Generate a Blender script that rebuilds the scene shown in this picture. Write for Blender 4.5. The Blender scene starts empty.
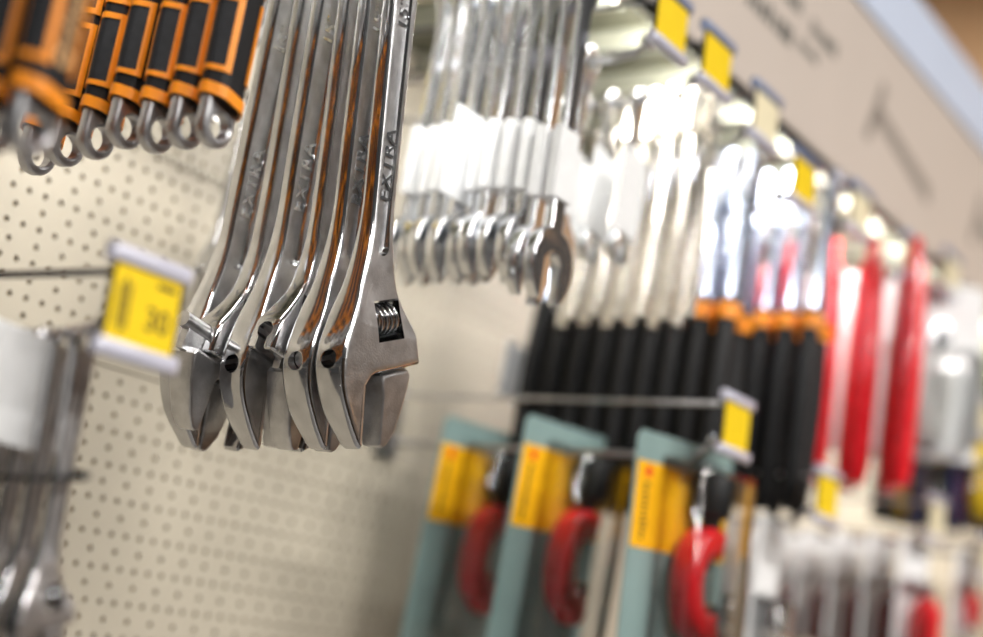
import bpy, bmesh, math, random
from mathutils import Vector, Matrix
from mathutils.geometry import tessellate_polygon
random.seed(7)
PI = math.pi
SC = bpy.context.scene
COL = SC.collection

# ------------------------------------------------------------------ camera, world, light, exposure
# metres; X runs along the pegboard wall away from the camera, -Y is out into the aisle, Z is up
cam = bpy.data.cameras.new('camera')
cam_o = bpy.data.objects.new('camera', cam)
COL.objects.link(cam_o)
cam_o.matrix_world = Matrix(((0.5248, -0.2406, -0.8165, 0.0),
                             (-0.8417, -0.0038, -0.5399, -0.888),
                             (0.1268, 0.9706, -0.2045, 1.5),
                             (0, 0, 0, 1)))
cam.sensor_width = 36.0
cam.lens = 1600.0 / 983.0 * 36.0
cam.clip_start = 0.02
cam.dof.use_dof = True
cam.dof.focus_distance = 0.965
cam.dof.aperture_fstop = 2.3
SC.camera = cam_o

world = bpy.data.worlds.new('store_ambient')
SC.world = world
world.use_nodes = True
world.node_tree.nodes['Background'].inputs[0].default_value = (1.0, 0.97, 0.93, 1)
world.node_tree.nodes['Background'].inputs[1].default_value = 0.05

LAMPS = [(-2.4, -3.4), (-0.2, -3.4), (2.0, -3.4), (-1.2, -5.4), (1.2, -5.4), (3.0, 1.6)]   # ceiling luminaires over the aisles
LAMP_Z = 3.95
for lx, ly in LAMPS:
    L = bpy.data.lights.new('luminaire_light', 'AREA')
    L.shape = 'RECTANGLE'; L.size = 1.5; L.size_y = 0.28
    L.energy = 95.0; L.color = (1.0, 0.965, 0.92)
    lo = bpy.data.objects.new('luminaire_light', L); COL.objects.link(lo)
    lo.location = (lx, ly, LAMP_Z - 0.012)

# LED strip under the canopy's front edge, behind the header board
CANX0, CANX1 = 0.40, 3.25
led = bpy.data.lights.new('canopy_led', 'AREA')
led.shape = 'RECTANGLE'; led.size = CANX1 - CANX0; led.size_y = 0.02; led.energy = 13.0; led.color = (1.0, 0.985, 0.95)
led_o = bpy.data.objects.new('canopy_led', led); COL.objects.link(led_o)
led_o.location = ((CANX0 + CANX1) / 2, -0.286, 2.0465); led_o.rotation_euler = (0.45, 0, 0)

vs = SC.view_settings
vs.view_transform = 'Standard'; vs.look = 'None'; vs.gamma = 1.0; vs.use_curve_mapping = False
vs.exposure = 0.3

# ------------------------------------------------------------------ materials
MATS = {}
def mat(name, color, rough=0.5, metal=0.0, noise=0.0, nscale=40.0, bump=0.0, bscale=200.0, coat=0.0, emit=None, alpha=None, trans=0.0):
    if name in MATS: return MATS[name]
    m = bpy.data.materials.new(name); m.use_nodes = True
    nt = m.node_tree; b = nt.nodes['Principled BSDF']
    b.inputs['Base Color'].default_value = (*color, 1)
    b.inputs['Roughness'].default_value = rough
    b.inputs['Metallic'].default_value = metal
    if coat: b.inputs['Coat Weight'].default_value = coat
    if trans: b.inputs['Transmission Weight'].default_value = trans
    if emit:
        b.inputs['Emission Color'].default_value = (*emit[0], 1); b.inputs['Emission Strength'].default_value = emit[1]
    if alpha is not None: b.inputs['Alpha'].default_value = alpha
    tc = nt.nodes.new('ShaderNodeTexCoord')
    if noise:
        n = nt.nodes.new('ShaderNodeTexNoise'); n.inputs['Scale'].default_value = nscale; n.inputs['Detail'].default_value = 4
        nt.links.new(tc.outputs['Object'], n.inputs['Vector'])
        r = nt.nodes.new('ShaderNodeValToRGB')
        r.color_ramp.elements[0].position = 0.3; r.color_ramp.elements[1].position = 0.7
        r.color_ramp.elements[0].color = (*[c * (1 - noise) for c in color], 1)
        r.color_ramp.elements[1].color = (*[min(1, c * (1 + noise)) for c in color], 1)
        nt.links.new(n.outputs['Fac'], r.inputs['Fac']); nt.links.new(r.outputs['Color'], b.inputs['Base Color'])
        mr = nt.nodes.new('ShaderNodeMapRange')
        mr.inputs['To Min'].default_value = max(0, rough * (1 - noise)); mr.inputs['To Max'].default_value = min(1, rough * (1 + noise))
        nt.links.new(n.outputs['Fac'], mr.inputs['Value']); nt.links.new(mr.outputs['Result'], b.inputs['Roughness'])
    if bump:
        n2 = nt.nodes.new('ShaderNodeTexNoise'); n2.inputs['Scale'].default_value = bscale; n2.inputs['Detail'].default_value = 3
        nt.links.new(tc.outputs['Object'], n2.inputs['Vector'])
        bp = nt.nodes.new('ShaderNodeBump'); bp.inputs['Strength'].default_value = bump; bp.inputs['Distance'].default_value = 0.001
        nt.links.new(n2.outputs['Fac'], bp.inputs['Height']); nt.links.new(bp.outputs['Normal'], b.inputs['Normal'])
    MATS[name] = m
    return m
def clear_plastic(name, tint, mix):
    m = bpy.data.materials.new(name); m.use_nodes = True
    nt = m.node_tree; nt.nodes.clear()
    out = nt.nodes.new('ShaderNodeOutputMaterial'); tr = nt.nodes.new('ShaderNodeBsdfTransparent'); gl = nt.nodes.new('ShaderNodeBsdfGlossy')
    tr.inputs[0].default_value = (*tint, 1); gl.inputs['Roughness'].default_value = 0.12
    fr = nt.nodes.new('ShaderNodeFresnel'); fr.inputs[0].default_value = 1.45
    ad = nt.nodes.new('ShaderNodeMath'); ad.operation = 'ADD'; ad.inputs[1].default_value = mix
    mx = nt.nodes.new('ShaderNodeMixShader')
    nt.links.new(fr.outputs[0], ad.inputs[0]); nt.links.new(ad.outputs[0], mx.inputs[0])
    nt.links.new(tr.outputs[0], mx.inputs[1]); nt.links.new(gl.outputs[0], mx.inputs[2]); nt.links.new(mx.outputs[0], out.inputs[0])
    MATS[name] = m
    return m
def wood_mat():
    m = bpy.data.materials.new('ceiling_wood'); m.use_nodes = True
    nt = m.node_tree; b = nt.nodes['Principled BSDF']
    tc = nt.nodes.new('ShaderNodeTexCoord'); mp = nt.nodes.new('ShaderNodeMapping'); mp.inputs['Scale'].default_value = (1.0, 14.0, 1.0)
    n = nt.nodes.new('ShaderNodeTexNoise'); n.inputs['Scale'].default_value = 2.5; n.inputs['Detail'].default_value = 5
    r = nt.nodes.new('ShaderNodeValToRGB')
    r.color_ramp.elements[0].color = (0.74, 0.38, 0.16, 1); r.color_ramp.elements[1].color = (0.92, 0.60, 0.33, 1)
    nt.links.new(tc.outputs['Object'], mp.inputs[0]); nt.links.new(mp.outputs[0], n.inputs['Vector'])
    nt.links.new(n.outputs['Fac'], r.inputs['Fac']); nt.links.new(r.outputs['Color'], b.inputs['Base Color'])
    b.inputs['Roughness'].default_value = 0.55
    MATS['ceiling_wood'] = m
    return m

CHROME = mat('polished_chrome', (0.56, 0.565, 0.58), 0.10, 1.0, 0.12, 60)
SATIN = mat('satin_chrome', (0.62, 0.62, 0.63), 0.34, 1.0, 0.16, 90, 0.25, 700)
TANG = mat('brushed_steel_tang', (0.56, 0.56, 0.58), 0.34, 0.9, 0.15, 120)
NICKEL = mat('nickel_plate', (0.84, 0.80, 0.73), 0.24, 1.0, 0.08, 50)
STEEL = mat('bright_steel', (0.80, 0.82, 0.85), 0.18, 1.0, 0.08, 60)
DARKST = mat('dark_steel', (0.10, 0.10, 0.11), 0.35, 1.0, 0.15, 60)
WIRE = mat('zinc_wire', (0.55, 0.55, 0.57), 0.30, 1.0, 0.1, 80)
DWIRE = mat('grey_wire', (0.16, 0.16, 0.17), 0.40, 0.8, 0.1, 80)
ORANGE = mat('orange_rubber', (0.92, 0.29, 0.008), 0.42, 0, 0.06, 200, 0.15, 1500)
BLACK = mat('black_plastic', (0.007, 0.007, 0.008), 0.50, 0, 0.3, 150, 0.1, 1200)
PAD = mat('black_rubber_pad', (0.012, 0.013, 0.016), 0.45, 0, 0.3, 260, 0.35, 2600)
TAN = mat('tan_print', (0.62, 0.36, 0.16), 0.6, 0, 0.2, 500)
PEG = mat('cream_enamel', (0.455, 0.41, 0.33), 0.45, 0, 0.02, 20, 0.05, 400)
BACKING = mat('brown_hardboard', (0.24, 0.13, 0.025), 0.9, 0, 0.2, 40)
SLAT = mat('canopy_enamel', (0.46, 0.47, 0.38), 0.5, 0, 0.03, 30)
MESH = mat('canopy_mesh_grey', (0.20, 0.20, 0.145), 0.6, 0, 0.15, 160)  # perforated underside; the shade under the canopy is put into this darker grey
FASCIA = mat('grey_header_board', (0.60, 0.53, 0.475), 0.38, 0, 0.02, 8)
BLUEST = mat('pale_blue_board', (0.60, 0.68, 0.84), 0.4, 0, 0.02, 10)
PRINT = mat('header_print', (0.11, 0.11, 0.10), 0.6, 0, 0.15, 300)
PRINT2 = mat('header_faint_print', (0.29, 0.25, 0.22), 0.6, 0, 0.1, 100)
CLIP = mat('pale_blue_plastic', (0.62, 0.62, 0.74), 0.25, 0, 0.03, 50, coat=0.4)
CLIPD = mat('blue_plastic_clip', (0.24, 0.29, 0.45), 0.3, 0, 0.05, 50, coat=0.3)
YELLOW = mat('yellow_price_paper', (0.86, 0.60, 0.004), 0.5, 0, 0.03, 60)
PALE = mat('pale_price_paper', (0.80, 0.72, 0.50), 0.5, 0, 0.03, 60)
INK = mat('dark_ink', (0.03, 0.03, 0.03), 0.6, 0, 0.2, 200)
INKY = mat('faded_ink', (0.07, 0.05, 0.01), 0.6, 0, 0.2, 200)
PAPER = mat('white_paper', (0.86, 0.87, 0.88), 0.6, 0, 0.03, 80)
RED = mat('red_enamel', (0.80, 0.012, 0.022), 0.28, 0, 0.1, 60, coat=0.5)
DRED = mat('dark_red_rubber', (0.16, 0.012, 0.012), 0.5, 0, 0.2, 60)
TEAL = mat('teal_grey_card', (0.22, 0.32, 0.31), 0.5, 0, 0.05, 30)
CYEL = mat('golden_yellow_print', (0.90, 0.46, 0.002), 0.45, 0, 0.04, 30)
NAVY = mat('navy_plastic', (0.015, 0.025, 0.11), 0.4, 0, 0.1, 60)
BLUE = mat('pale_blue_steel', (0.62, 0.70, 0.86), 0.22, 0.85, 0.08, 60)
FLOOR = mat('grey_vinyl', (0.20, 0.19, 0.18), 0.35, 0, 0.1, 6)
OPP = mat('opposite_shelf_stock', (0.16, 0.12, 0.09), 0.7, 0, 0.5, 7)
LAMPM = mat('luminaire_diffuser', (0.9, 0.9, 0.9), 0.5, 0, emit=((1.0, 0.965, 0.92), 6.0))
WHITEM = mat('white_enamel', (0.80, 0.80, 0.78), 0.4, 0, 0.02, 30)
ZIP = mat('black_zip_tie', (0.015, 0.015, 0.015), 0.4, 0, 0.1, 60)
CLEAR = clear_plastic('clear_blister', (0.97, 0.98, 0.98), 0.06)
WOOD = wood_mat()
CEIL = mat('grey_ceiling_paint', (0.45, 0.44, 0.42), 0.7, 0, 0.03, 3)
for m_ in (BLACK, PAD): m_.node_tree.nodes['Principled BSDF'].inputs['Specular IOR Level'].default_value = 0.28

# ------------------------------------------------------------------ mesh helpers
def sharpen(me, ang):
    bm = bmesh.new(); bm.from_mesh(me)
    bmesh.ops.recalc_face_normals(bm, faces=bm.faces[:])
    for f in bm.faces: f.smooth = True
    for e in bm.edges:
        e.smooth = not (len(e.link_faces) == 2 and e.calc_face_angle(0) > ang)
    bm.to_mesh(me); bm.free()

class MB:
    def __init__(s): s.v = []; s.f = []
    def add(s, v, f):
        o = len(s.v); s.v += [tuple(p) for p in v]; s.f += [tuple(i + o for i in q) for q in f]; return s
    def box(s, c, h, rot=None):
        p = [Vector((x * h[0], y * h[1], z * h[2])) for x in (-1, 1) for y in (-1, 1) for z in (-1, 1)]
        if rot: p = [rot @ q for q in p]
        return s.add([(q[0] + c[0], q[1] + c[1], q[2] + c[2]) for q in p],
                     [(0, 1, 3, 2), (4, 6, 7, 5), (0, 4, 5, 1), (2, 3, 7, 6), (0, 2, 6, 4), (1, 5, 7, 3)])
    def tube(s, pts, rad, n=10, flat=1.0, cap=True, up=(0, 1, 0)):
        """sweep an ellipse (second axis = rad*flat along 'up') along points; rad a number or a list"""
        pts = [Vector(p) for p in pts]; R = rad if isinstance(rad, (list, tuple)) else [rad] * len(pts)
        rings = []
        for i, p in enumerate(pts):
            t = (pts[min(i + 1, len(pts) - 1)] - pts[max(i - 1, 0)]).normalized()
            b = Vector(up) - t * t.dot(Vector(up))
            if b.length < 1e-4: b = Vector((1, 0, 0)) - t * t.x
            b.normalize(); a = t.cross(b)
            rings.append([p + a * (R[i] * math.cos(2 * PI * k / n)) + b * (R[i] * flat * math.sin(2 * PI * k / n)) for k in range(n)])
        v = [q for r in rings for q in r]
        f = [(i * n + k, i * n + (k + 1) % n, (i + 1) * n + (k + 1) % n, (i + 1) * n + k) for i in range(len(pts) - 1) for k in range(n)]
        if cap:
            f.append(tuple(reversed(range(n)))); f.append(tuple((len(pts) - 1) * n + k for k in range(n)))
        return s.add(v, f)
    def cyl(s, a, b, r, n=20): return s.tube([a, b], r, n)
    def lathe(s, prof, origin=(0, 0, 0), axis='Z', n=20):
        v = []
        for r, h in prof:
            for k in range(n):
                c, q = r * math.cos(2 * PI * k / n), r * math.sin(2 * PI * k / n)
                p = {'Z': (c, q, h), 'Y': (c, h, -q), 'X': (h, c, q)}[axis]
                v.append((p[0] + origin[0], p[1] + origin[1], p[2] + origin[2]))
        f = [(i * n + k, i * n + (k + 1) % n, (i + 1) * n + (k + 1) % n, (i + 1) * n + k) for i in range(len(prof) - 1) for k in range(n)]
        f.append(tuple(reversed(range(n)))); f.append(tuple((len(prof) - 1) * n + k for k in range(n)))
        return s.add(v, f)
    def sphere(s, c, r, n=12):
        return s.lathe([(max(1e-5, r * math.sin(PI * i / 8)), -r * math.cos(PI * i / 8)) for i in range(9)], c, 'Z', n)
    def prism(s, out, th, r=0.001, K=3, y0=0.0):
        """closed outline [(x,z)], thickness th (number or f(x,z)) along Y, edges rounded by r"""
        A = sum(out[i][0] * out[(i + 1) % len(out)][1] - out[(i + 1) % len(out)][0] * out[i][1] for i in range(len(out)))
        if A < 0: out = out[::-1]
        n = len(out); P = [Vector(p) for p in out]; N = []
        for i in range(n):
            e1 = (P[i] - P[i - 1]).normalized(); e2 = (P[(i + 1) % n] - P[i]).normalized()
            n1 = Vector((-e1.y, e1.x)); n2 = Vector((-e2.y, e2.x)); m = n1 + n2
            m = m / max(0.35, m.dot(n1)) if m.length > 1e-6 else n1
            N.append(m)
        T = th if callable(th) else (lambda x, z: th)
        prof = [(r * (1 - math.cos(PI / 2 * k / K)), 1 - math.sin(PI / 2 * k / K)) for k in range(K + 1)]   # (inset, amount of r still missing)
        prof.append((r * 1.35, 0.0))
        v = []; f = []
        rings = [(1, k) for k in range(len(prof) - 1, -1, -1)] + [(-1, k) for k in range(len(prof))]
        for sg, k in rings:
            d, q = prof[k]
            for i in range(n):
                x, z = P[i].x + N[i].x * d, P[i].y + N[i].y * d
                v.append((x, y0 - sg * (T(P[i].x, P[i].y) / 2 - r * q), z))
        M = len(rings)
        for j in range(M - 1):
            for i in range(n):
                f.append((j * n + i, j * n + (i + 1) % n, (j + 1) * n + (i + 1) % n, (j + 1) * n + i))
        tri = tessellate_polygon([[Vector((v[i][0], v[i][2], 0)) for i in range(n)]])
        f += [tuple(t) for t in tri]
        tri = tessellate_polygon([[Vector((v[(M - 1) * n + i][0], v[(M - 1) * n + i][2], 0)) for i in range(n)]])
        f += [tuple((M - 1) * n + i for i in t) for t in tri]
        return s.add(v, f)
    def xf(s, M):
        s.v = [tuple(M @ Vector(p)) for p in s.v]; return s
    def mesh(s, name, ang=0.6):
        me = bpy.data.meshes.new(name); me.from_pydata(s.v, [], s.f); me.update(); sharpen(me, ang); return me
    def build(s, name, m, parent=None, ang=0.6, loc=None, rot=None):
        return obj(name, s.mesh(name, ang), m, parent, loc, rot)

def obj(name, me, m, parent=None, loc=None, rot=None):
    o = bpy.data.objects.new(name, me); COL.objects.link(o)
    if m is not None:
        if len(me.materials) == 0: me.materials.append(m)
    o.parent = parent
    if loc: o.location = loc
    if rot: o.rotation_euler = rot
    return o
def thing(name, label, cat, loc=(0, 0, 0), rot=(0, 0, 0), group=None, scale=None):
    o = bpy.data.objects.new(name, None); COL.objects.link(o); o.empty_display_size = 0.02
    o.location = loc; o.rotation_euler = rot
    if scale: o.scale = (scale,) * 3
    o['label'] = label; o['category'] = cat
    if group: o['group'] = group
    return o
def tag(o, label, cat, group=None):
    o['label'] = label; o['category'] = cat
    if group: o['group'] = group
    return o
def copy_tree(src, label, loc, rot, group=None):
    def cp(o, par):
        c = o.copy(); COL.objects.link(c); c.parent = par
        for ch in o.children: cp(ch, c)
        return c
    r = cp(src, None); r['label'] = label; r.location = loc; r.rotation_euler = rot
    if group: r['group'] = group
    return r
def boolean(me, cutters, name):
    o = bpy.data.objects.new('tmp', me); COL.objects.link(o); tmp = [o]
    for c in cutters:
        cm = bpy.data.meshes.new('cut'); cm.from_pydata(c.v, [], c.f); cm.update()
        bm = bmesh.new(); bm.from_mesh(cm); bmesh.ops.recalc_face_normals(bm, faces=bm.faces[:]); bm.to_mesh(cm); bm.free()
        co = bpy.data.objects.new('cut', cm); COL.objects.link(co); tmp.append(co)
        md = o.modifiers.new('b', 'BOOLEAN'); md.object = co; md.operation = 'DIFFERENCE'; md.solver = 'EXACT'
    dg = bpy.context.evaluated_depsgraph_get()
    out = bpy.data.meshes.new_from_object(o.evaluated_get(dg)); out.name = name
    for t in tmp: bpy.data.objects.remove(t)
    return out
def text_mesh(body, size, ext, name):
    cu = bpy.data.curves.new('t', 'FONT'); cu.body = body; cu.size = size; cu.extrude = ext; cu.align_x = 'CENTER'; cu.align_y = 'CENTER'
    cu.offset = size * 0.012; cu.resolution_u = 3
    o = bpy.data.objects.new('t', cu); COL.objects.link(o)
    dg = bpy.context.evaluated_depsgraph_get()
    me = bpy.data.meshes.new_from_object(o.evaluated_get(dg)); me.name = name
    bpy.data.objects.remove(o)
    me.materials.clear()
    return me
def interp(x, xs, ys):
    if x <= xs[0]: return ys[0]
    for i in range(len(xs) - 1):
        if x <= xs[i + 1]:
            t = (x - xs[i]) / (xs[i + 1] - xs[i]); t = t * t * (3 - 2 * t)
            return ys[i] + (ys[i + 1] - ys[i]) * t
    return ys[-1]
def smooth_poly(pts, n=2):
    """Chaikin corner cutting on an open polyline, ends kept"""
    for _ in range(n):
        q = [pts[0]]
        for a, b in zip(pts[:-1], pts[1:]):
            q += [(a[0] * .75 + b[0] * .25, a[1] * .75 + b[1] * .25), (a[0] * .25 + b[0] * .75, a[1] * .25 + b[1] * .75)]
        pts = q + [pts[-1]]
    return pts
ORD = ['front', 'second', 'third', 'fourth', 'fifth', 'sixth', 'seventh', 'eighth', 'ninth', 'tenth', 'eleventh', 'twelfth']

# ------------------------------------------------------------------ setting: pegboard wall, canopy, header, room
def structure(name, me, m, parent=None):
    o = obj(name, me, m, parent)
    if parent is None: o['kind'] = 'structure'
    return o
wall = bpy.data.objects.new('wall_back', None); COL.objects.link(wall)
wall['kind'] = 'structure'; wall['label'] = 'cream perforated steel pegboard wall behind the hanging tools'; wall['category'] = 'wall'
def panel(x0, x1, z0, z1, dz, dx, sx):
    """perforated sheet: dense rows every 25 mm (15 mm pitch), sparse rows between them (25 mm pitch)"""
    V = []; F = []; r = 0.0023; n = 12; dep = 0.0016
    def rect(a, b, c, d):
        o = len(V); V.extend([(a, 0, c), (b, 0, c), (b, 0, d), (a, 0, d)]); F.append((o, o + 1, o + 2, o + 3))
    k0 = math.ceil((z0 + 0.007 - dz) / 0.0125); k1 = math.floor((z1 - 0.007 - dz) / 0.0125)
    lo = dz + k0 * 0.0125 - 0.00625; hi = dz + k1 * 0.0125 + 0.00625
    if lo > z0: rect(x0, x1, z0, lo)
    if hi < z1: rect(x0, x1, hi, z1)
    for k in range(k0, k1 + 1):
        zc = dz + k * 0.0125; p, ph = (0.015, dx) if k % 2 == 0 else (0.025, sx)
        a, b = zc - 0.00625, zc + 0.00625
        i0 = math.ceil((x0 + p / 2 - ph) / p); i1 = math.floor((x1 - p / 2 - ph) / p)
        xl = ph + i0 * p - p / 2; xr = ph + i1 * p + p / 2
        rect(x0, xl, a, b); rect(xr, x1, a, b)
        for i in range(i0, i1 + 1):
            xc = ph + i * p; h = p / 2; o = len(V)
            outer = [(h, 0.0), (h, .00625), (h * .4, .00625), (0, .00625), (-h * .4, .00625), (-h, .00625), (-h, 0), (-h, -.00625), (-h * .4, -.00625), (0, -.00625), (h * .4, -.00625), (h, -.00625)]
            V.extend([(xc + q[0], 0, zc + q[1]) for q in outer])
            for y in (0, dep):
                V.extend([(xc + r * math.cos(2 * PI * j / n), y, zc + r * math.sin(2 * PI * j / n)) for j in range(n)])
            for j in range(n):
                j2 = (j + 1) % n
                F.append((o + j, o + j2, o + n + j2, o + n + j)); F.append((o + n + j, o + n + j2, o + 2 * n + j2, o + 2 * n + j))
    # folded lips top and bottom
    for z in (z0, z1):
        o = len(V); V.extend([(x0, 0, z), (x1, 0, z), (x1, 0.012, z), (x0, 0.012, z)]); F.append((o, o + 1, o + 2, o + 3))
    me = bpy.data.meshes.new('perforated_panel'); me.from_pydata(V, [], F); me.update()
    return me
obj('perforated_panel', panel(0.35, 1.95, 1.674 - 0.40, 1.6732, 1.5520, 0.8535, 0.8500), PEG, wall)
obj('perforated_panel', panel(0.35, 1.95, 1.6748, 2.0745, 1.7535, 0.7177, 0.7229), PEG, wall)
for z0, z1, nm in ((0.85, 1.2732, 'plain_panel'), (2.0755, 2.33, 'plain_panel')):
    MB().box((1.15, 0.006, (z0 + z1) / 2), (0.80, 0.006, (z1 - z0) / 2)).build(nm, PEG, wall)
MB().box((2.95, 0.006, 1.59), (0.9985, 0.006, 0.74)).build('plain_panel', PEG, wall)
MB().box((2.15, 0.03, 1.59), (1.81, 0.012, 0.75)).build('backing_board', BACKING, wall)

# canopy: steel trays running out from the wall above the hooks, each with a down-turned lip; undersides coloured darker for their shade
canopy = bpy.data.objects.new('ceiling_canopy', None); COL.objects.link(canopy)
canopy['kind'] = 'structure'; canopy['label'] = 'pale green-grey slatted canopy shelf above the hooks'; canopy['category'] = 'shelf'
PITCH = 0.094
slat = MB()
slat.box((PITCH / 2, -0.134, 2.0545), (PITCH / 2 - 0.001, 0.131, 0.0015)); slat_me = slat.mesh('slat')
lip = MB().box((0.0, -0.134, 2.0445), (0.0012, 0.131, 0.0105)).box((0.006, -0.134, 2.0335), (0.007, 0.131, 0.0008)); lip_me = lip.mesh('lip')
for i in range(34):
    x = 0.31 + i * PITCH
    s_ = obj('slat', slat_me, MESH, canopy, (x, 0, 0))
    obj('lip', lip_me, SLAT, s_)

hdr = thing('header_sign', 'grey printed header board with pale blue top strip above the hooks', 'sign', (1.9, -0.302, 2.02))
MB().box((0, 0, 0.098), (1.6, 0.004, 0.098)).build('board', FASCIA, hdr)
MB().box((0, -0.002, 0.236), (1.6, 0.006, 0.04)).build('blue_strip', BLUEST, hdr)
MB().box((0, 0.004, 0.002), (1.6, 0.008, 0.002)).build('bottom_rail', SLAT, hdr)
def hprint(name, quads, m):
    """flat print on the board: polygons in (x along board, z) relative to the sign's origin"""
    b = MB()
    for q in quads:
        n = len(q); b.add([(x - 1.9, -0.0043, z - 2.02) for x, z in q], [tuple(range(n))])
    me = bpy.data.meshes.new(name); me.from_pydata(b.v, [], b.f); me.update()
    return obj(name, me, m, hdr)
def row_of_marks(x0, x1, z, h, n, seed):
    rn = random.Random(seed); q = []; w = (x1 - x0) / n
    for i in range(n):
        a = x0 + i * w; b = a + w * rn.uniform(.55, .85); t = h * rn.uniform(.75, 1.1)
        q.append([(a, z), (b, z), (b, z + t), (a, z + t)])
    return q
hprint('lettering', row_of_marks(1.225, 1.335, 2.098, 0.020, 7, 3), PRINT)
hprint('lettering', row_of_marks(1.255, 1.352, 2.138, 0.016, 7, 5), PRINT)
hprint('lettering', row_of_marks(1.377, 1.450, 2.131, 0.016, 7, 8), PRINT)
hprint('lettering', row_of_marks(1.350, 1.402, 2.106, 0.011, 6, 9), PRINT)
def tool_print(x, z):                   # a claw-less hammer drawn lying on its side: head across, shaft along the board
    head = [(x - .026, z - .036), (x - .008, z - .040), (x + .034, z + .034), (x + .018, z + .042)]
    shaft = [(x + .004, z - .010), (x + .016, z + .012), (x + .110, z - .006), (x + .205, z - .022), (x + .200, z - .046), (x + .10, z - .026)]
    return [head, shaft]
for hx in (1.568, 1.965, 2.36): hprint('tool_drawing', tool_print(hx, 2.122), PRINT2)

t = thing('led_strip', 'slim LED strip lamp under the canopy edge behind the header board', 'lamp', ((CANX0 + CANX1) / 2, -0.286, 2.052))
MB().box((0, 0, 0.002), ((CANX1 - CANX0) / 2, 0.010, 0.003)).build('housing', WHITEM, t)
MB().box((0, 0, -0.002), ((CANX1 - CANX0) / 2 - 0.01, 0.008, 0.001)).build('diffuser', LAMPM, t)

# room: floor, wooden ceiling with luminaires, shelving across the aisle
structure('floor', MB().box((2, -1.0, -0.02), (6, 5, 0.02)).mesh('floor'), FLOOR)
ceil = bpy.data.objects.new('ceiling', None); COL.objects.link(ceil); ceil['kind'] = 'structure'
MB().box((1.0, -1.5, 4.42), (4.4, 5.2, 0.02)).build('ceiling_sheet', CEIL, ceil)
far = bpy.data.objects.new('wall_far', None); COL.objects.link(far); far['kind'] = 'structure'
plank = MB().box((0, 0, 0), (0.012, 0.0985, 2.2)).mesh('plank')
for i in range(28): obj('plank', plank, WOOD, far, (5.0, -2.2 + i * 0.2, 2.2))
structure('wall_opposite', MB().box((2, -2.6, 1.0), (5, 0.05, 1.0)).mesh('wall_opposite'), OPP)
for i, (lx, ly) in enumerate(LAMPS):
    t = thing('ceiling_lamp', ['long white ceiling lamp, first of the near row', 'long white ceiling lamp, second of the near row', 'long white ceiling lamp, third of the near row', 'long white ceiling lamp, first of the row farther back', 'long white ceiling lamp, second of the row farther back', 'long white ceiling lamp beyond the pegboard wall near the wooden wall'][i], 'lamp', (lx, ly, LAMP_Z), group='linear ceiling lamps')
    MB().box((0, 0, 0.03), (0.77, 0.16, 0.025)).build('housing', WHITEM, t)
    MB().box((0, 0, 0.0), (0.75, 0.14, 0.005)).build('diffuser', LAMPM, t)
    for sx in (-0.5, 0.5): MB().cyl((sx, 0, 0.05), (sx, 0, 0.45), 0.004, 8).build('suspension', WIRE, t)

# ------------------------------------------------------------------ display hooks with price labels
def hook(x, z, length, label, dz=0.045, paper=YELLOW, tag_w=0.052, price=None, arm=DWIRE, tagz=0.0, top=CLIP):
    t = thing('display_hook', label, 'hook', (x, 0, z))
    MB().box((0, -0.002, dz / 2), (0.016, 0.002, dz / 2 + 0.014)).build('back_plate', WIRE, t)
    a = MB().tube([(0, 0, 0), (0, -length + 0.03, 0), (0, -length + 0.012, 0.003), (0, -length + 0.002, 0.012)], 0.0029, 10)
    a = a.build('product_arm', WIRE, t); MB().sphere((0, -length + 0.002, 0.013), 0.0055).build('ball_tip', CHROME, a)
    MB().tube([(0, 0, dz), (0, -length - 0.012, dz)], 0.0020, 8).build('label_arm', arm, t)
    h = MB().box((0, -length - 0.016, dz - 0.019 + tagz), (tag_w / 2, 0.0008, 0.021)).build('label_holder', CLEAR, t)
    def clip(zc, m):
        out = [(-tag_w / 2 - .003, zc - .0045), (tag_w / 2 + .003, zc - .0045), (tag_w / 2 + .003, zc + .0045), (-tag_w / 2 - .003, zc + .0045)]
        MB().prism(out, 0.009, 0.0035, 3, -length - 0.016).build('label_clip', m, t, 0.9)
    clip(dz + 0.003 + tagz, top); clip(dz - 0.0405 + tagz, CLIP)
    p = MB().box((0, -length - 0.0172, dz - 0.019 + tagz), (tag_w / 2 - 0.002, 0.0003, 0.018)).build('price_label', paper, t)
    def mark(body, size, px, pz, rot=0, m=INKY):
        me = text_mesh(body, size, 0.00008, 'lettering')
        R = Matrix.Rotation(rot, 4, 'Y') @ Matrix(((1, 0, 0, 0), (0, 0, -1, 0), (0, 1, 0, 0), (0, 0, 0, 1)))
        me.transform(R); obj('lettering', me, m, p, (px, -length - 0.01765, dz - 0.019 + tagz + pz))
    if price:
        mark(price, 0.016, 0.009, -0.004)
        for k, w in enumerate((.010, .013, .011)):
            MB().box((-0.0165 + k * 0.0028, -length - 0.0176, dz - 0.020 + tagz), (0.0008, 0.0001, w)).build('lettering', INKY, p)
        MB().box((0.012, -length - 0.0176, dz - 0.006 + tagz), (0.006, 0.0001, 0.0012)).build('lettering', INKY, p)
    return t
UZ = 1.955
hook(0.440, 1.89, 0.37, 'wire display hook carrying the nearest blurred orange grip wrenches')
hook(0.603, UZ, 0.335, 'wire display hook carrying the sharp row of orange grip wrenches')
hook(0.736, UZ + 0.004, 0.335, 'wire display hook carrying the large chrome adjustable wrenches')
hook(0.925, UZ + 0.032, 0.335, 'wire display hook carrying the chrome open-end spanners with white sleeves')
hook(1.003, UZ, 0.335, 'wire display hook carrying the lone long chrome ring spanner', top=CLIPD)
hook(1.086, UZ, 0.335, 'wire display hook with yellow label above the white carded spanners', top=CLIPD)
hook(1.189, UZ - 0.009, 0.335, 'wire display hook carrying the nickel locking pliers', paper=PALE, top=CLIPD)
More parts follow.
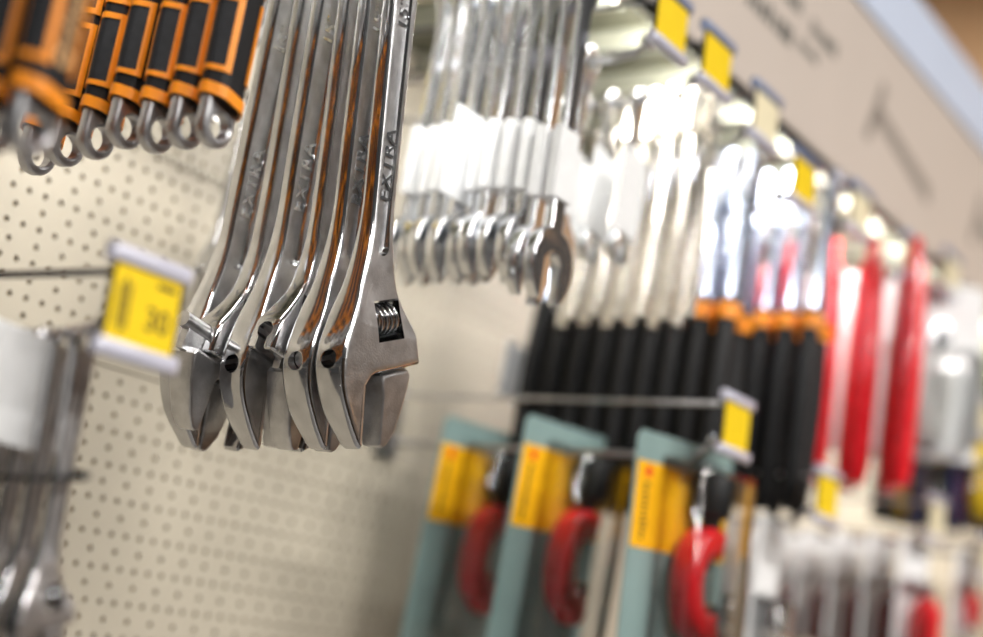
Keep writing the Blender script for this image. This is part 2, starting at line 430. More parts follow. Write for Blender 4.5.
hook(1.284, UZ - 0.035, 0.335, 'wire display hook carrying the black and orange water pump pliers', top=CLIPD)
hook(1.430, UZ - 0.018, 0.335, 'wire display hook carrying black pliers left of the red cutters', paper=PALE, top=CLIPD)
hook(1.590, UZ - 0.022, 0.335, 'wire display hook carrying the red handled cutters', paper=PALE, top=CLIPD)
hook(1.730, UZ, 0.335, 'wire display hook carrying the white carded tools', paper=PALE, top=CLIPD)
hook(0.520, 1.624, 0.335, 'near wire hook with blurred yellow price label and small adjustable wrenches', price='30', dz=0.030, tag_w=0.047)
hook(1.190, 1.680, 0.335, 'wire hook with yellow price label above the tube cutter packs', arm=WIRE)
hook(1.406, 1.655, 0.335, 'wire hook with yellow price label right of the tube cutter packs', arm=WIRE)
hook(1.865, 1.816, 0.345, 'wire hook carrying the yellow and navy packs at the right edge', arm=WIRE, paper=PALE)
hook(1.740, 1.680, 0.335, 'low wire hook carrying the white carded red handled tools', arm=WIRE, paper=PALE)

# ------------------------------------------------------------------ large chrome adjustable wrench
OX, OZ = -22.0, 212.0
def W(p): return ((p[0] - OX) / 1000, (p[1] - OZ) / 1000)
SL = Vector((0.933, 0.359))                 # slide direction of the jaw
def wrench_meshes():
    right = smooth_poly([(-7, 200), (-3, 149), (1, 97), (5, 53), (9, 15), (12, -8), (20, -30), (34, -43), (43.5, -50), (46, -54)], 2)
    shoulder = [(46.4, -54.8), (52, -68.5), (51, -70), (30, -78.6), (9, -87), (5.5, -90), (2.6, -96), (12.4, -130), (11.5, -132.6), (8, -131.5)]
    left = smooth_poly([(6, -130), (-8, -119), (-19, -105), (-25, -90), (-25, -76), (-21, -58), (-15.5, -34), (-12.5, -12), (-13, 10), (-18, 48), (-22.5, 88), (-28.5, 140), (-37, 200)], 2)
    end = [(-22 + 15.2 * math.cos(a), 212 + 15.2 * math.sin(a)) for a in [PI - 0.15 - k * (PI - 0.25) / 12 for k in range(13)]]
    out = right + shoulder + left + end
    T = lambda x, z: interp((z + OZ / 1000) * 1000, [-134, -112, -86, -62, -30, 20, 190, 230], [.0150, .0205, .0225, .0215, .0150, .0108, .0104, .0120])
    body = MB().prism([W(p) for p in out], T, 0.0032, 4)
    me0 = bpy.data.meshes.new('b0'); me0.from_pydata(body.v, [], body.f); me0.update()
    bm = bmesh.new(); bm.from_mesh(me0); bmesh.ops.remove_doubles(bm, verts=bm.verts[:], dist=1e-6); bmesh.ops.recalc_face_normals(bm, faces=bm.faces[:]); bm.to_mesh(me0); bm.free()
    th = math.atan2(SL.y, SL.x)
    Rs = Matrix.Rotation(-th, 3, 'Y')
    A = W((-60, -87 - 33 * SL.y / SL.x)); B = W((80, -87 + 107 * SL.y / SL.x))
    bore = MB().cyl((A[0], 0, A[1]), (B[0], 0, B[1]), 0.0056, 24)
    def sl(x, dn): return (x + SL.y * dn, -87 + (x + 27) * SL.y / SL.x - SL.x * dn)
    c = W(sl(38, 11)); slot = MB().box((c[0], 0, c[1]), (0.0345, 0.0034, 0.0125), Rs)
    c = W((14.5, -51.5)); win = MB().box((c[0], 0, c[1]), (0.0133, 0.05, 0.0125), Rs)
    hole = MB().cyl((0, -0.05, 0), (0, 0.05, 0), 0.0085, 24)
    cuts = [bore, slot, win, hole]
    n = 8; ca, cb, hw = Vector((-0.4, -8)), Vector((-19.0, 176)), 6.6
    ax = (cb - ca).normalized(); nx = Vector((ax.y, -ax.x))
    st = [cb + nx * hw * math.cos(a) + ax * hw * math.sin(a) for a in [PI * k / n for k in range(n + 1)]] + [ca + nx * hw * math.cos(a) + ax * hw * math.sin(a) for a in [PI + PI * k / n for k in range(n + 1)]]
    for sg in (-1, 1):
        b = MB(); m = len(st); v = []
        for y, g in ((0.0034, 0.80), (0.0070, 1.05), (0.02, 1.05)):
            for p in st:
                q = ca.lerp(cb, max(0, min(1, (p - ca).dot(ax) / (cb - ca).length))); q = q + (p - q) * g
                w = W(q); v.append((w[0], sg * y, w[1]))
        f = [(j * m + i, j * m + (i + 1) % m, (j + 1) * m + (i + 1) % m, (j + 1) * m + i) for j in range(2) for i in range(m)]
        f += [tuple(range(m)), tuple(2 * m + i for i in range(m))]
        b.add(v, f); cuts.append(b)
    me = boolean(me0, cuts, 'body'); sharpen(me, 0.55)
    # two finishes: polished edges, satin faces
    me.materials.clear(); me.materials.append(CHROME); me.materials.append(SATIN)
    for p in me.polygons: p.material_index = 1 if abs(p.normal.y) > 0.93 else 0
    # movable jaw with its rack rod
    jaw_out = [(14.5, -86.8), (22, -83.4), (38, -77), (41.5, -80), (41, -96), (37.5, -117), (33, -126), (30, -128), (26, -127.6), (18.6, -98), (15.5, -93)]
    J = MB().prism([W(p) for p in jaw_out], lambda x, z: interp((z + OZ / 1000) * 1000, [-128, -110, -80], [.0140, .0180, .0205]), 0.0016, 3)
    c = W(sl(27, 9)); J.box((c[0], 0, c[1]), (0.013, 0.0028, 0.008), Rs)
    A = W((-8, -87 + 19 * SL.y / SL.x)); B = W((44, -87 + 71 * SL.y / SL.x))
    J.cyl((A[0], 0, A[1]), (B[0], 0, B[1]), 0.0051, 20)
    jaw = J.mesh('movable_jaw', 0.5)
    # worm screw: helical thread as one grid surface
    n, m = 28, 70; ln = 0.0225; V = []; F = []
    for i in range(m + 1):
        sgn = i / m
        for k in range(n):
            th_ = 2 * PI * k / n; ph = (sgn * 4.6 - k / n) % 1.0
            r = 0.0078 + 0.0026 * min(1, max(0, 1.9 - abs(ph - .5) * 6.0)) * min(1, sgn * 12, (1 - sgn) * 12)
            V.append((sgn * ln - ln / 2, r * math.cos(th_), r * math.sin(th_)))
    F = [(i * n + k, i * n + (k + 1) % n, (i + 1) * n + (k + 1) % n, (i + 1) * n + k) for i in range(m) for k in range(n)]
    F += [tuple(range(n)), tuple(m * n + k for k in range(n))]
    c = W((14.3, -51.2))
    wm = MB().add(V, F).cyl((-0.0140, 0, 0), (0.0140, 0, 0), 0.0026, 10)
    wm.v = [tuple(Rs @ Vector(p) + Vector((c[0], 0, c[1]))) for p in wm.v]
    worm = wm.mesh('worm_screw', 0.8)
    def lettering(s, size, p):
        t = text_mesh(s, size, 0.0009, 'lettering')
        ang = math.atan2(ax.x, ax.y)
        R = Matrix.Rotation(ang, 4, 'Y') @ Matrix(((0, -1, 0, 0), (0, 0, -1, 0), (1, 0, 0, 0), (0, 0, 0, 1)))
        t.transform(R); w = W(p); t.transform(Matrix.Translation((w[0], -0.0036, w[1])))
        return t
    tx = [lettering('EXTRA', 0.0150, (-5.8, 42)), lettering('15"', 0.0145, (-15.4, 138))]
    return me, jaw, worm, tx
WB, WJ, WW, WT = wrench_meshes()
def wrench(name, label, loc, rot, opening=0.0, group=None, scale=None, letters=True):
    t = thing(name, label, 'wrench', loc, rot, group, scale)
    b = obj('body', WB, None, t)
    if letters:
        for m in WT: obj('lettering', m, STEEL, b)
    obj('movable_jaw', WJ, SATIN, t, (SL.x * opening, 0, SL.y * opening))
    obj('worm_screw', WW, CHROME, t)
    return t
big = ['front large chrome adjustable wrench embossed EXTRA, its worm screw in full view',
       'large chrome adjustable wrench directly behind the front one, shiny rack end in its round bore',
       'third large chrome adjustable wrench from the front, turned around with empty keyhole slot',
       'fourth large chrome adjustable wrench from the front, dark open bore in its curved edge',
       'fifth large chrome adjustable wrench from the front, turned around with jaw wide open',
       'rearmost large chrome adjustable wrench in the bunch, beside the yellow price label']
opens = [0.003, -0.0125, -0.010, 0.002, 0.026, -0.0125]
for k in range(6):
    a = 0.026 * k; y = -0.300 + 0.0172 * k
    flip = k in (2, 4)
    rot = (-a, 0.19, PI) if flip else (a, 0.035, 0.0)
    wrench('adjustable_wrench', big[k], (0.736, y, UZ - 0.0015 * k), rot, opens[k], 'large chrome adjustable wrenches on one hook')
for k, (x, y, lab) in enumerate(((0.86, -0.062, 'small dark adjustable wrench hanging behind the big chrome bunch, nearer the camera'), (0.875, -0.035, 'small dark adjustable wrench behind the big chrome bunch, against the pegboard'))):
    wrench('adjustable_wrench', lab, (x + 0.03, y, 1.905), (0.05, 0.17, 0.25), 0.0, 'small wrenches behind the chrome bunch', 0.50, False)
hook(0.892, 1.907, 0.10, 'short wire hook by the pegboard behind the chrome bunch')
# small adjustable wrenches, lower left
for k in range(6):
    lab = 'small chrome adjustable wrench at lower left, %s from the front of its hook' % ORD[k] if k else 'frontmost small chrome adjustable wrench at lower left with round hanging hole'
    wrench('adjustable_wrench', lab, (0.520, -0.318 + 0.0145 * k, 1.620), (0.02 * k, 0.10, 0.0), 0.002 * k, 'small adjustable wrenches at lower left', 0.45, False)
zt = MB()
zt.tube([(0.520 + 0.014 * math.cos(2 * PI * i / 28), -0.287 + 0.046 * math.sin(2 * PI * i / 28), 1.556 + 0.004 * math.cos(2 * PI * i / 28)) for i in range(29)], 0.0016, 6, 1.0, False, (0, 0, 1))
tag(zt.build('zip_tie', ZIP), 'black zip tie looped around the small wrenches at lower left', 'zip tie')
for k, (x, y, z, m_, lab) in enumerate(((0.502, -0.2965, 1.594, PAPER, 'white paper tag on the small wrenches at the left edge, front one'),
                                       (0.504, -0.2815, 1.598, PAPER, 'white paper tag behind the front tag on the small wrenches at the left edge'),
                                       (1.268, -0.080, 1.766, PAPER, 'pale paper tag in the shade left of the black water pump pliers'))):
    o = MB().prism([(-.018, -.027), (.018, -.027), (.018, .027), (-.018, .027)], 0.0012, 0.0004, 2).build('paper_tag', m_, None, loc=(x, y, z), rot=(0.03, 0.06, 0.03))
    tag(o, lab, 'tag', 'paper tags')

# ------------------------------------------------------------------ wrenches with black and orange grips
def grip_tool_meshes():
    # section: soft hexagon, perimeter parameter 0..1, corners rounded
    hexa = [(-.0080, -.0096), (.0080, -.0096), (.0152, 0), (.0080, .0096), (-.0080, .0096), (-.0152, 0)]
    def section(n=72):
        pts = []
        for i in range(6):
            a, b, c = Vector(hexa[i - 1]), Vector(hexa[i]), Vector(hexa[(i + 1) % 6])
            r = .28; p0 = b.lerp(a, r); p1 = b.lerp(c, r)
            for k in range(n // 6):
                t = k / (n // 6 - 1) if False else k / (n // 6)
                if t < .5:
                    u = t * 2; pts.append(p0 * (1 - u) ** 2 + b * 2 * u * (1 - u) + p1 * u * u)
                else:
                    u = (t - .5) * 2; pts.append(p1.lerp(c.lerp(b, r), u))
        return pts
    S = section(); n = len(S)
    def zshear(x, z):            # lower end cut obliquely
        return z - 0.24 * x * max(0, min(1, (0.020 - z) / 0.012))
    def shell(cells, zs, off, name, close=True):
        """thick patch over the grip surface: cells(i,j)->bool on perimeter index i and z-row j, lifted by off"""
        V = []; F = []
        def P(i, z, d):
            p = S[i % n]; q = p.normalized(); t = S[(i + 1) % n] - S[i - 1]; nn = Vector((t.y, -t.x)).normalized()
            return (p.x + nn.x * d, p.y + nn.y * d, zshear(p.x, z))
        idx = {}
        def vid(i, j, d):
            k = (i % n, j, d)
            if k not in idx: idx[k] = len(V); V.append(P(i, zs[j], d))
            return idx[k]
        for j in range(len(zs) - 1):
            for i in range(n):
                if not cells(i, j): continue
                F.append((vid(i, j, off), vid(i + 1, j, off), vid(i + 1, j + 1, off), vid(i, j + 1, off)))
                for (di, dj, e) in ((-1, 0, ((i, j), (i, j + 1))), (1, 0, ((i + 1, j + 1), (i + 1, j))), (0, -1, ((i + 1, j), (i, j))), (0, 1, ((i, j + 1), (i + 1, j + 1)))):
                    jj = j + dj
                    if jj < 0 or jj >= len(zs) - 1 or not cells((i + di) % n, jj):
                        a, b = e
                        F.append((vid(*a, off), vid(*b, off), vid(*b, -.001), vid(*a, -.001)))
        me = bpy.data.meshes.new(name); me.from_pydata(V, [], F); me.update(); sharpen(me, 0.7); return me
    zs = [0.0, 0.0065, 0.0105, 0.0150, 0.019, 0.030, 0.045, 0.0565, 0.060, 0.066, 0.0695, 0.085, 0.100, 0.1085, 0.112, 0.122]
    core = shell(lambda i, j: True, zs, 0.0, 'grip')
    collar = shell(lambda i, j: j == 0, zs, 0.0011, 'collar')
    # pads wrap round the two narrow sides
    def side(i, half):
        p = S[i % n]; q = S[(i + 1) % n]; x = (p.x + q.x) / 2
        return abs(x) > half
    frames = []; pads = []
    for (a, b, c, d) in ((3, 4, 7, 8), (9, 10, 13, 14)):
        for sg in (-1, 1):
            on = lambda i, sg=sg: (S[i % n].x + S[(i + 1) % n].x) * sg > 0
            frames.append(shell(lambda i, j: on(i) and a <= j < d and side(i, .0066) and (j in (a, c) or not side(i, .0092)), zs, 0.0009, 'orange_frame'))
            pads.append(shell(lambda i, j: on(i) and b <= j < c and side(i, .0092), zs, 0.0004, 'rubber_pad'))
    # steel tang with hanging hole, oblique like the grip's end
    r = 0.0122
    out = [(-.0116, .014), (-.0118, -.012)] + [(-.0002 + r * math.cos(t), -.0165 + r * math.sin(t)) for t in [PI + .25 + k * (PI - .5) / 14 for k in range(15)]] + [(.0118, -.012), (.0116, .014)]
    tb = MB().prism(out, 0.0088, 0.0026, 3)
    me0 = bpy.data.meshes.new('t0'); me0.from_pydata(tb.v, [], tb.f); me0.update()
    bm = bmesh.new(); bm.from_mesh(me0); bmesh.ops.recalc_face_normals(bm, faces=bm.faces[:]); bm.to_mesh(me0); bm.free()
    hl = MB().lathe([(.0086, -.02), (.0086, -.0046), (.0070, -.0030), (.0070, .0030), (.0086, .0046), (.0086, .02)], (0.0005, 0, -.0165), 'Y', 24)
    tang = boolean(me0, [hl], 'tang'); sharpen(tang, 0.5)
    # steel shank and ring head up at the hook (above the picture)
    sh = MB().prism([(-.011, .116), (.011, .116), (.009, .126), (-.009, .126)], .0085, .002, 2)
    hd = MB()
    for k in range(28):
        pass
    ring = []
    hd.tube([(.020 * math.sin(2 * PI * i / 32), 0, .145 + .020 * math.cos(2 * PI * i / 32)) for i in range(33)], .0062, 8, 1.0, False)
    shank = sh.mesh('shank'); head = hd.mesh('ring_head')
    # worn tan print on the broad face: a column of small uneven marks
    rn = random.Random(4); mk = MB()
    for k in range(26):
        z = 0.026 + k * 0.0034; mk.box((rn.uniform(-.0016, .0016), -.0102, z), (rn.uniform(.0016, .0031), .0002, .0012), Matrix.Rotation(rn.uniform(-.6, .6), 3, 'Y'))
    for k in range(12):
        a = 2 * PI * k / 12; mk.box((.0036 * math.cos(a), -.0102, .0215 + .0036 * math.sin(a)), (.0013, .0002, .0012), Matrix.Rotation(-a, 3, 'Y'))
    return core, collar, frames, pads, tang, shank, head, mk.mesh('worn_print')
GT = grip_tool_meshes()
GL = 0.142
def grip_tool(label, loc, rot, group, printed=False, scale=1.0):
    """loc is the hanging point at the hook; the grip's lower rim lies GL below it"""
    t = thing('grip_wrench', label, 'wrench', loc, rot, group, scale)
    core, collar, frames, pads, tang, shank, head, mk = GT
    dz = (0, 0, -GL - 0.020)
    g = obj('grip', core, BLACK, t, (0, 0, dz[2] - 0.005))
    obj('collar', collar, ORANGE, g)
    for f in frames: obj('orange_frame', f, ORANGE, g)
    for p in pads: obj('rubber_pad', p, PAD, g)
    if printed: obj('worn_print', mk, TAN, g)
    obj('tang', tang, TANG, t, dz); obj('shank', shank, SATIN, t, dz); obj('ring_head', head, SATIN, t, dz)
    return t
gl = ['frontmost sharp orange and black grip wrench, right end of its row', 'second orange and black grip wrench from the right end of the sharp row',
      'third orange and black grip wrench from the right end of the sharp row', 'fourth orange and black grip wrench from the right, warm reflection in its ring',
      'fifth orange and black grip wrench from the right end of the sharp row',
      'orange and black grip wrench at the row rear, half hidden by the blurred near one', 'rearmost orange and black grip wrench of the row, mostly hidden']
ys = [-0.305, -0.284, -0.263, -0.239, -0.2175, -0.194, -0.172]
zo = [0.0, 0.001, 0.0, 0.004, -0.001, -0.004, -0.008]
for k in range(7):
    grip_tool(gl[k], (0.603, ys[k], UZ - 0.018 + zo[k]), (0.055 + 0.004 * k, 0.0, 0.0), 'orange grip wrenches in the sharp row')
nl = ['large blurred orange and black grip wrench nearest the camera with worn tan print', 'blurred orange and black grip wrench at the left edge behind the nearest one', 'blurred orange and black grip wrench at the very left edge, farther back']
nl += ['orange and black grip wrench deep on the nearest hook, %s from the front' % ORD[k] for k in range(3, 12)]  # out of view on the left, added to darken reflections in the chrome
for k in range(12):
    grip_tool(nl[k], (0.438, -0.361 + 0.027 * k, 1.8725 + 0.002 * k - 0.008 * max(0, k - 3)), (0.06, 0.0, 0.05), 'blurred orange grip wrenches at the left edge', k < 3)

# ------------------------------------------------------------------ open-end spanners with white sleeves
def spanner_mesh(L=0.20, jaw=0.020, hw=0.0068):
    r = jaw
    a0 = 0.50
    arc = [(r * math.sin(t), -L - r * .55 - r * math.cos(t) * 1.08) for t in [a0 + k * (PI - .62 - a0) / 10 for k in range(11)]]       # right prong up to the handle
    rightside = arc + [(hw, -L + .012), (hw * .85, -L * .5), (hw, -.02)]
    top = [(r * .62 * math.cos(t), .004 + r * .62 * math.sin(t)) for t in [-.5 + k * (PI + 1.0) / 14 for k in range(15)]]
    left = [(-x, z) for x, z in rightside[::-1]]
    slot = [(-r * .46, -L - r * 1.45), (-r * .44, -L - r * .45), (-r * .2, -L - r * .22), (r * .2, -L - r * .22), (r * .44, -L - r * .45), (r * .46, -L - r * 1.45)]
    out = rightside + top + left + slot
    b = MB().prism(out, lambda x, z: interp(-z, [0.0, .02, L - .02, L], [.008, .0052, .0052, .0095]), 0.0014, 3)
    me0 = bpy.data.meshes.new('s0'); me0.from_pydata(b.v, [], b.f); me0.update()
    bm = bmesh.new(); bm.from_mesh(me0); bmesh.ops.recalc_face_normals(bm, faces=bm.faces[:]); bm.to_mesh(me0); bm.free()
    me = boolean(me0, [MB().cyl((0, -.02, .004), (0, .02, .004), r * .38, 18)], 'body'); sharpen(me, 0.55)
    return me
SP = {k: spanner_mesh(*k) for k in ((0.135, 0.021, 0.0068), (0.185, 0.024, 0.0075), (0.197, 0.027, 0.0080), (0.11, 0.016, 0.006))}
SLEEVE = MB().prism([(-.0125, -.026), (.0125, -.026), (.0125, .026), (-.0125, .026)], 0.0082, 0.0012, 2).mesh('paper_sleeve')
CARD = MB().prism([(-.024, -.034), (.024, -.034), (.024, .034), (-.024, .034)], 0.0014, 0.0004, 2).mesh('paper_card')
def spanner(label, loc, rot, key, sleeve, group, m=STEEL):
    t = thing('open_end_spanner', label, 'spanner', loc, rot, group)
    obj('body', SP[key], m, t)
    if sleeve == 1: obj('paper_sleeve', SLEEVE, PAPER, t, (0, 0, -key[0] * 0.70))
    if sleeve == 2: obj('paper_card', CARD, PAPER, t, (-0.004, -0.006, -key[0] * 0.70), (0, 0.06, 0))
    return t
keys = [(0.197, 0.027, 0.0080)] * 2 + [(0.185, 0.024, 0.0075)] * 8
for k in range(10):
    lab = 'chrome open-end spanner, %s from the front of the middle bunch%s' % (ORD[k], ', wide white card' if k == 6 else '') if k else 'frontmost chrome open-end spanner of the middle bunch, pale open jaw lowest'
    spanner(lab, (0.925, -0.322 + 0.0135 * k, UZ + 0.026), (0.02 + 0.004 * k, 0.02 * math.sin(k * 2.1), 0.10 * math.sin(k * 1.7)), keys[k], 2 if k == 6 else 1, 'open-end spanners in the middle bunch')
spanner('single long chrome ring spanner standing clear right of the middle bunch', (1.003, -0.283, UZ - 0.004), (0.03, 0.03, 0.1), (0.135, 0.021, 0.0068), 1, None)
for k in range(4):
    spanner('white carded spanner behind the nickel locking pliers, %s from the front' % ORD[k], (1.086, -0.285 + 0.026 * k, UZ - 0.004), (0.03, 0.02 * k, 0.1), (0.11, 0.016, 0.006), 2, 'white carded spanners')

# ------------------------------------------------------------------ pliers family
def pliers_meshes(L, spread, hr, jaw_l, jaw_w, grip_from, curve, bulge=0.25):
    """hanging point (0,0,0) just below the pivot; jaws up, two handles down"""
    def path(sg):
        P = []
        for i in range(13):
            u = i / 12
            P.append((sg * (0.006 + spread * math.sin(min(1, u * 1.7) * PI / 2) * (1 - curve * max(0, u - .55))), sg * 0.001, 0.022 - u * (L + 0.022)))
        return P
    head = MB()
    for sg in (-1, 1):
        head.prism([(sg * .0012, .018), (sg * .016, .014), (sg * jaw_w, .030), (sg * jaw_w * .55, .022 + jaw_l), (sg * .0012, .024 + jaw_l)], .011, .0018, 2)
    head.lathe([(.007, -.0075), (.0085, -.0065), (.0085, .0065), (.007, .0075)], (0, 0, .022), 'Y', 18)
    H = head.mesh('head')
    hs = []; gs = []; bs = []
    for sg in (-1, 1):
        P = path(sg); i0 = int(grip_from * 12)
        hs.append(MB().tube(P[:max(i0 + 2, 3)] if grip_from < 1 else P, [hr * .62] * len(P[:max(i0 + 2, 3)] if grip_from < 1 else P), 10, 0.75).mesh('handle'))
        if grip_from < 1:
            Q = P[i0:]; m = len(Q)
            gs.append(MB().tube(Q, [hr * (1.05 - bulge + bulge * math.sin(PI * i / (m - 1))) * (0.7 if i == m - 1 else 1) for i in range(m)], 12, 0.85).mesh('grip'))
            a, b = Vector(P[i0]), Vector(P[i0 + 1]); bs.append(MB().tube([a.lerp(b, .25), a.lerp(b, .85)], hr * 1.12, 12, 0.88).mesh('grip_band'))
    return H, hs, gs, bs
def pliers(name, label, cat, loc, rot, meshes, head_m, handle_m, grip_m=None, band_m=None, group=None):
    t = thing(name, label, cat, loc, rot, group)
    H, hs, gs, bs = meshes
    obj('head', H, head_m, t)
    for h in hs: obj('handle', h, handle_m, t)
    for g in gs: obj('grip', g, grip_m, t)
    if band_m:
        for b in bs: obj('grip_band', b, band_m, t)
    return t
PM_LOCK = pliers_meshes(0.155, 0.013, 0.0110, 0.042, 0.013, 1.0, 0.3)
PM_PUMP = pliers_meshes(0.27, 0.018, 0.0120, 0.050, 0.016, 0.36, 0.5)
PM_CUT = pliers_meshes(0.215, 0.017, 0.0150, 0.030, 0.018, 0.05, 0.2, 0.06)
for k in range(6):
    lab = 'nickel plated locking pliers, %s from the front of their bunch' % ORD[k] if k else 'frontmost nickel plated locking pliers, beside the black water pump pliers'
    pliers('locking_pliers', lab, 'pliers', (1.189, -0.300 + 0.021 * k, UZ - 0.010 - 0.002 * (k % 2)), (0.05 + 0.008 * k, 0.05, 0.7), PM_LOCK, NICKEL, NICKEL, group='nickel locking pliers')
for k in range(9):
    lab = ('black grip water pump pliers, %s from the front of their hook' % ORD[k] if k > 1 else 'second water pump pliers from the front, black grips with orange bands') if k else 'frontmost black water pump pliers with pale blue head and orange bands'
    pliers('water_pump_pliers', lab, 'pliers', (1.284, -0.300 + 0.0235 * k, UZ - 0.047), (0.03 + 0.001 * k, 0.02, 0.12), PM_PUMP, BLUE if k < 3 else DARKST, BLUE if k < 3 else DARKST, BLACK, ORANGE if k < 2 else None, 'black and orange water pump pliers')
for k in range(9):
    lab = (('dark red grip pliers left of the red cutters, %s from the front' if k > 1 else 'black grip pliers left of the red cutters, %s from the front') % ORD[k]) if k else 'frontmost black grip pliers with orange bands, left of the red cutters'
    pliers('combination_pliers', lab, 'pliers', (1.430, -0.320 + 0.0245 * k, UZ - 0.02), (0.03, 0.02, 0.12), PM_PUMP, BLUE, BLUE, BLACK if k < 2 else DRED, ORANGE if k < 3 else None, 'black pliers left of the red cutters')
for k in range(5):
    lab = (('red handled cutters, %s from the front of their hook' if k < 2 else 'dark red handled cutters behind the bright red ones, %s from the front') % ORD[k]) if k else 'frontmost red handled cutters with glossy long grips'
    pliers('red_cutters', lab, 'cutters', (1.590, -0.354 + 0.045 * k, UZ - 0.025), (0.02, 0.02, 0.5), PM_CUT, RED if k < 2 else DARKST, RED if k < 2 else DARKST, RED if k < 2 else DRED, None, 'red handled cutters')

# ------------------------------------------------------------------ carded packs
def c_body_mesh():
    r0, r1 = 0.024, 0.046
    arc = [k * (PI * 1.32) / 22 + PI * 0.34 for k in range(23)]
    out = [(r1 * .72 * math.cos(t), r1 * math.sin(t)) for t in arc] + [(r0 * .60 * math.cos(t), r0 * .95 * math.sin(t)) for t in arc[::-1]]
    b = MB().prism(out, 0.026, 0.006, 3)
    b.lathe([(.011, -.010), (.013, -.006), (.013, .006), (.011, .010)], (.004, 0, -.040), 'Y', 16)
    return b.mesh('red_frame', 0.6)
CB = c_body_mesh()
KNOB = MB().lathe([(.006, .0), (.008, .004), (.008, .012), (.015, .016), (.0165, .022), (.0165, .046), (.014, .050), (.004, .051)], (.004, 0, .040), 'Z', 16).lathe([(.004, -.02), (.004, .01)], (.004, 0, .032), 'Z', 10).mesh('knob')
ROLL = MB().cyl((.006, -.010, -.022), (.006, .010, -.022), .008, 16).mesh('roller')
def pack_card(w, h, name='card'):
    return MB().prism([(-w / 2, -h), (w / 2, -h), (w / 2, -.006), (w / 2 - .006, .0), (-w / 2 + .006, 0), (-w / 2, -.006)], 0.0014, 0.0004, 2).mesh(name)
PC = pack_card(0.145, 0.215)
YP = MB().prism([(-.070, -.092), (.070, -.092), (.070, -.024), (-.070, -.024)], 0.0006, 0.0001, 1, -0.0011).mesh('yellow_print')
def dome(w, h, d, z0, x0=0.0, top=None):
    b = MB(); V = []
    lv = [(1.0, 0.0), (0.97, 0.6), (0.92, 0.92), (0.84, 1.0)]
    for s_, q in lv:
        V += [(x0 - w / 2 * s_, -.0016 - d * q, z0 - h / 2 * s_), (x0 + w / 2 * s_, -.0016 - d * q, z0 - h / 2 * s_), (x0 + w / 2 * s_, -.0016 - d * q, z0 + h / 2 * s_), (x0 - w / 2 * s_, -.0016 - d * q, z0 + h / 2 * s_)]
    F = [(i * 4 + k, i * 4 + (k + 1) % 4, (i + 1) * 4 + (k + 1) % 4, (i + 1) * 4 + k) for i in range(3) for k in range(4)] + [(12, 13, 14, 15)]
    b.add(V, F); return b.mesh('blister', 0.9)
DOME = dome(0.092, 0.170, 0.036, -0.100, 0.012)
def cutter_pack(label, loc, rot):
    t = thing('tube_cutter_pack', label, 'pack', loc, rot, 'tube cutter packs on one hook')
    c = obj('card', PC, TEAL, t)
    y = obj('yellow_print', YP, CYEL, c)
    obj('logo', MB().lathe([(.0045, 0), (.0045, .0003)], (-.054, -.0017, -.032), 'Y', 12).mesh('logo'), RED, c)
    rn = random.Random(2); m = MB()
    for k in range(11): m.box((-.056 + rn.uniform(-.0006, .0006), -.0016, -.042 - k * .0042), (rn.uniform(.0022, .0036), .0002, .0014))
    m.build('lettering', INKY, c)
    b = obj('red_frame', CB, RED, t, (.012, -.019, -.113)); obj('knob', KNOB, BLACK, t, (.012, -.019, -.113)); obj('roller', ROLL, STEEL, t, (.012, -.019, -.113))
    obj('blister', DOME, CLEAR, t)
    return t
cutter_pack('front tube cutter pack on yellow and teal card, brightest of three', (1.180, -0.315, 1.690), (0.01, -0.02, -0.12))
cutter_pack('middle tube cutter pack on yellow and teal card', (1.188, -0.200, 1.700), (0.08, -0.02, -0.03))
cutter_pack('rearmost tube cutter pack, dim and nearest the pegboard', (1.220, -0.095, 1.702), (0.10, -0.02, 0.0))

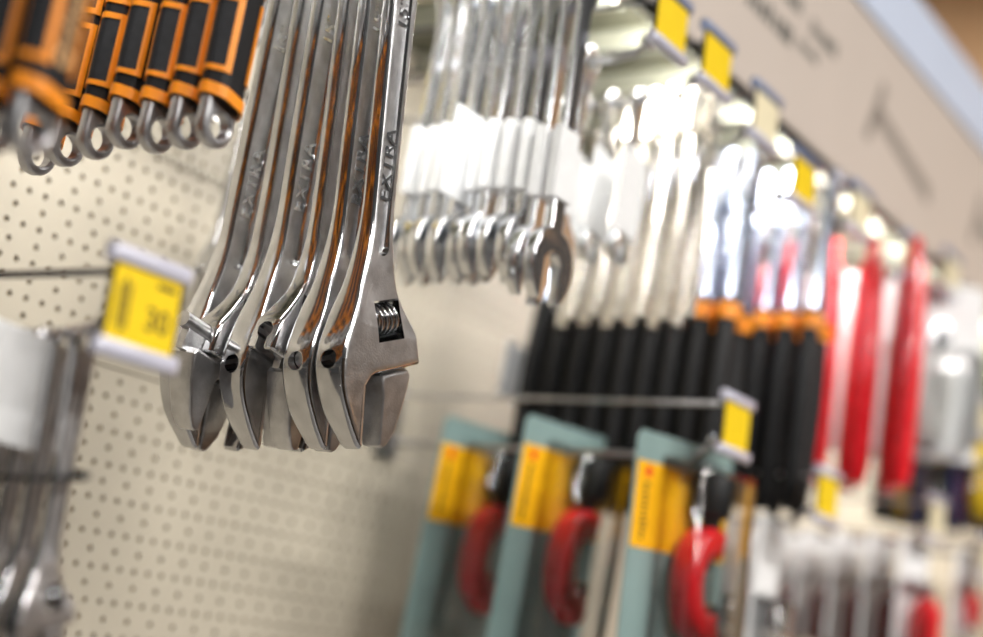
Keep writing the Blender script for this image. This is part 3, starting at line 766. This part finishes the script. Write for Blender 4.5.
def simple_pack(label, loc, rot, w, h, card_m, top_m, tool, group, dm=None):
    t = thing('carded_tool', label, 'pack', loc, rot, group)
    obj('card', pack_card(w, h), card_m, t)
    MB().prism([(-w * .46, -h * .36), (w * .46, -h * .36), (w * .46, -h * .07), (-w * .46, -h * .07)], .0006, .0001, 1, -.0011).build('print_panel', top_m, t)
    z = -h * .66
    if tool == 'cutter':
        for nm, me, m in (('red_frame', CB, RED), ('knob', KNOB, BLACK)): obj(nm, me, m, t, (0, -.019, z))
    elif tool == 'grip':
        MB().tube([(-.012, -.015, z + h * .26), (-.014, -.015, z), (-.006, -.015, z - h * .26)], [.008, .011, .009], 12).tube([(.012, -.015, z + h * .26), (.014, -.015, z), (.006, -.015, z - h * .26)], [.008, .011, .009], 12).build('grip', dm, t)
        MB().prism([(-.016, z + h * .25), (.016, z + h * .25), (.008, z + h * .40), (-.008, z + h * .40)], .012, .002, 2, -.015).build('head', STEEL, t)
    elif tool == 'red':
        MB().lathe([(.012, -.03), (.016, -.026), (.016, .02), (.010, .028), (.006, .034)], (0, -.019, z - h * .12), 'Z', 16).build('red_handle', dm, t)
        MB().tube([(0, -.019, z - h * .12 + .03), (0, -.019, z + h * .28)], .0055, 12).build('shaft', STEEL, t)
    elif tool == 'ring':
        MB().tube([(.016 * math.sin(2 * PI * i / 24), -.012, z + .016 * math.cos(2 * PI * i / 24)) for i in range(25)], .005, 8, 1.0, False).build('red_ring', dm, t)
    elif tool == 'sockets':
        for i in range(3):
            for j in range(2):
                MB().lathe([(.008, -.014), (.010, -.012), (.010, .012), (.0065, .013), (.0065, .004)], ((j - .5) * .026, -.014, z + (i - 1) * .036), 'Z', 16).build('socket', CHROME, t)
    obj('blister', dome(w * .86, h * .56, .028, z), CLEAR, t)
    return t
for k in range(3):
    simple_pack('clear pack of chrome sockets right of the tube cutters, %s from the front' % ORD[k], (1.406, -0.300 + 0.042 * k, 1.659), (0.03, 0, 0.10), 0.075, 0.19, PAPER, PAPER, 'sockets', 'chrome socket packs')
for k in range(3):
    simple_pack('white carded tool right of the red cutters, %s from the front' % ORD[k], (1.730, -0.335 + 0.044 * k, UZ + 0.020), (0.02, 0, -0.75), 0.13, 0.20, PAPER, PAPER, 'grip', 'white carded tools', WHITEM)
for k in range(3):
    simple_pack('yellow and navy carded tool at the right edge, %s from the front' % ORD[k], (1.865, -0.356 + 0.044 * k, 1.832), (0.02, 0, -0.35), 0.10, 0.120, NAVY if k < 2 else BLACK, YELLOW, 'grip', 'yellow and navy packs', YELLOW if k % 2 == 0 else BLACK)
for k in range(6):
    simple_pack('white carded screwdriver with dark red handle, %s from the front of the lower row' % ORD[k], (1.740, -0.330 + 0.038 * k, 1.684), (0.02, 0, -0.06), 0.085, 0.122, PAPER, PAPER, 'red', 'white carded red handled tools', DRED if k else RED)

simple_pack('white carded red ring at the lower right corner', (1.87, -0.350, 1.690), (0.02, 0, -0.06), 0.075, 0.105, PAPER, PAPER, 'ring', None, RED)
hook(1.870, 1.684, 0.36, 'wire hook carrying the carded red ring at the lower right corner', dz=0.016, arm=WIRE, paper=PALE)

# paper label with a perforated edge lying against the pegboard behind the chrome bunch
lb = thing('perforated_label', 'narrow cream strip with a dotted line of perforations behind the chrome wrenches', 'label', (0.890, -0.0008, 1.862))
MB().prism([(-.052, -.0195), (.052, -.0195), (.052, -.0135), (-.052, -.0135)], .0008, .0002, 1).build('strip', PEG, lb)
for i in range(12):
    MB().lathe([(.0016, 0), (.0016, .0002)], (-.047 + i * .0082, -.0006, -.0165), 'Y', 8).build('perforation', INK, lb)
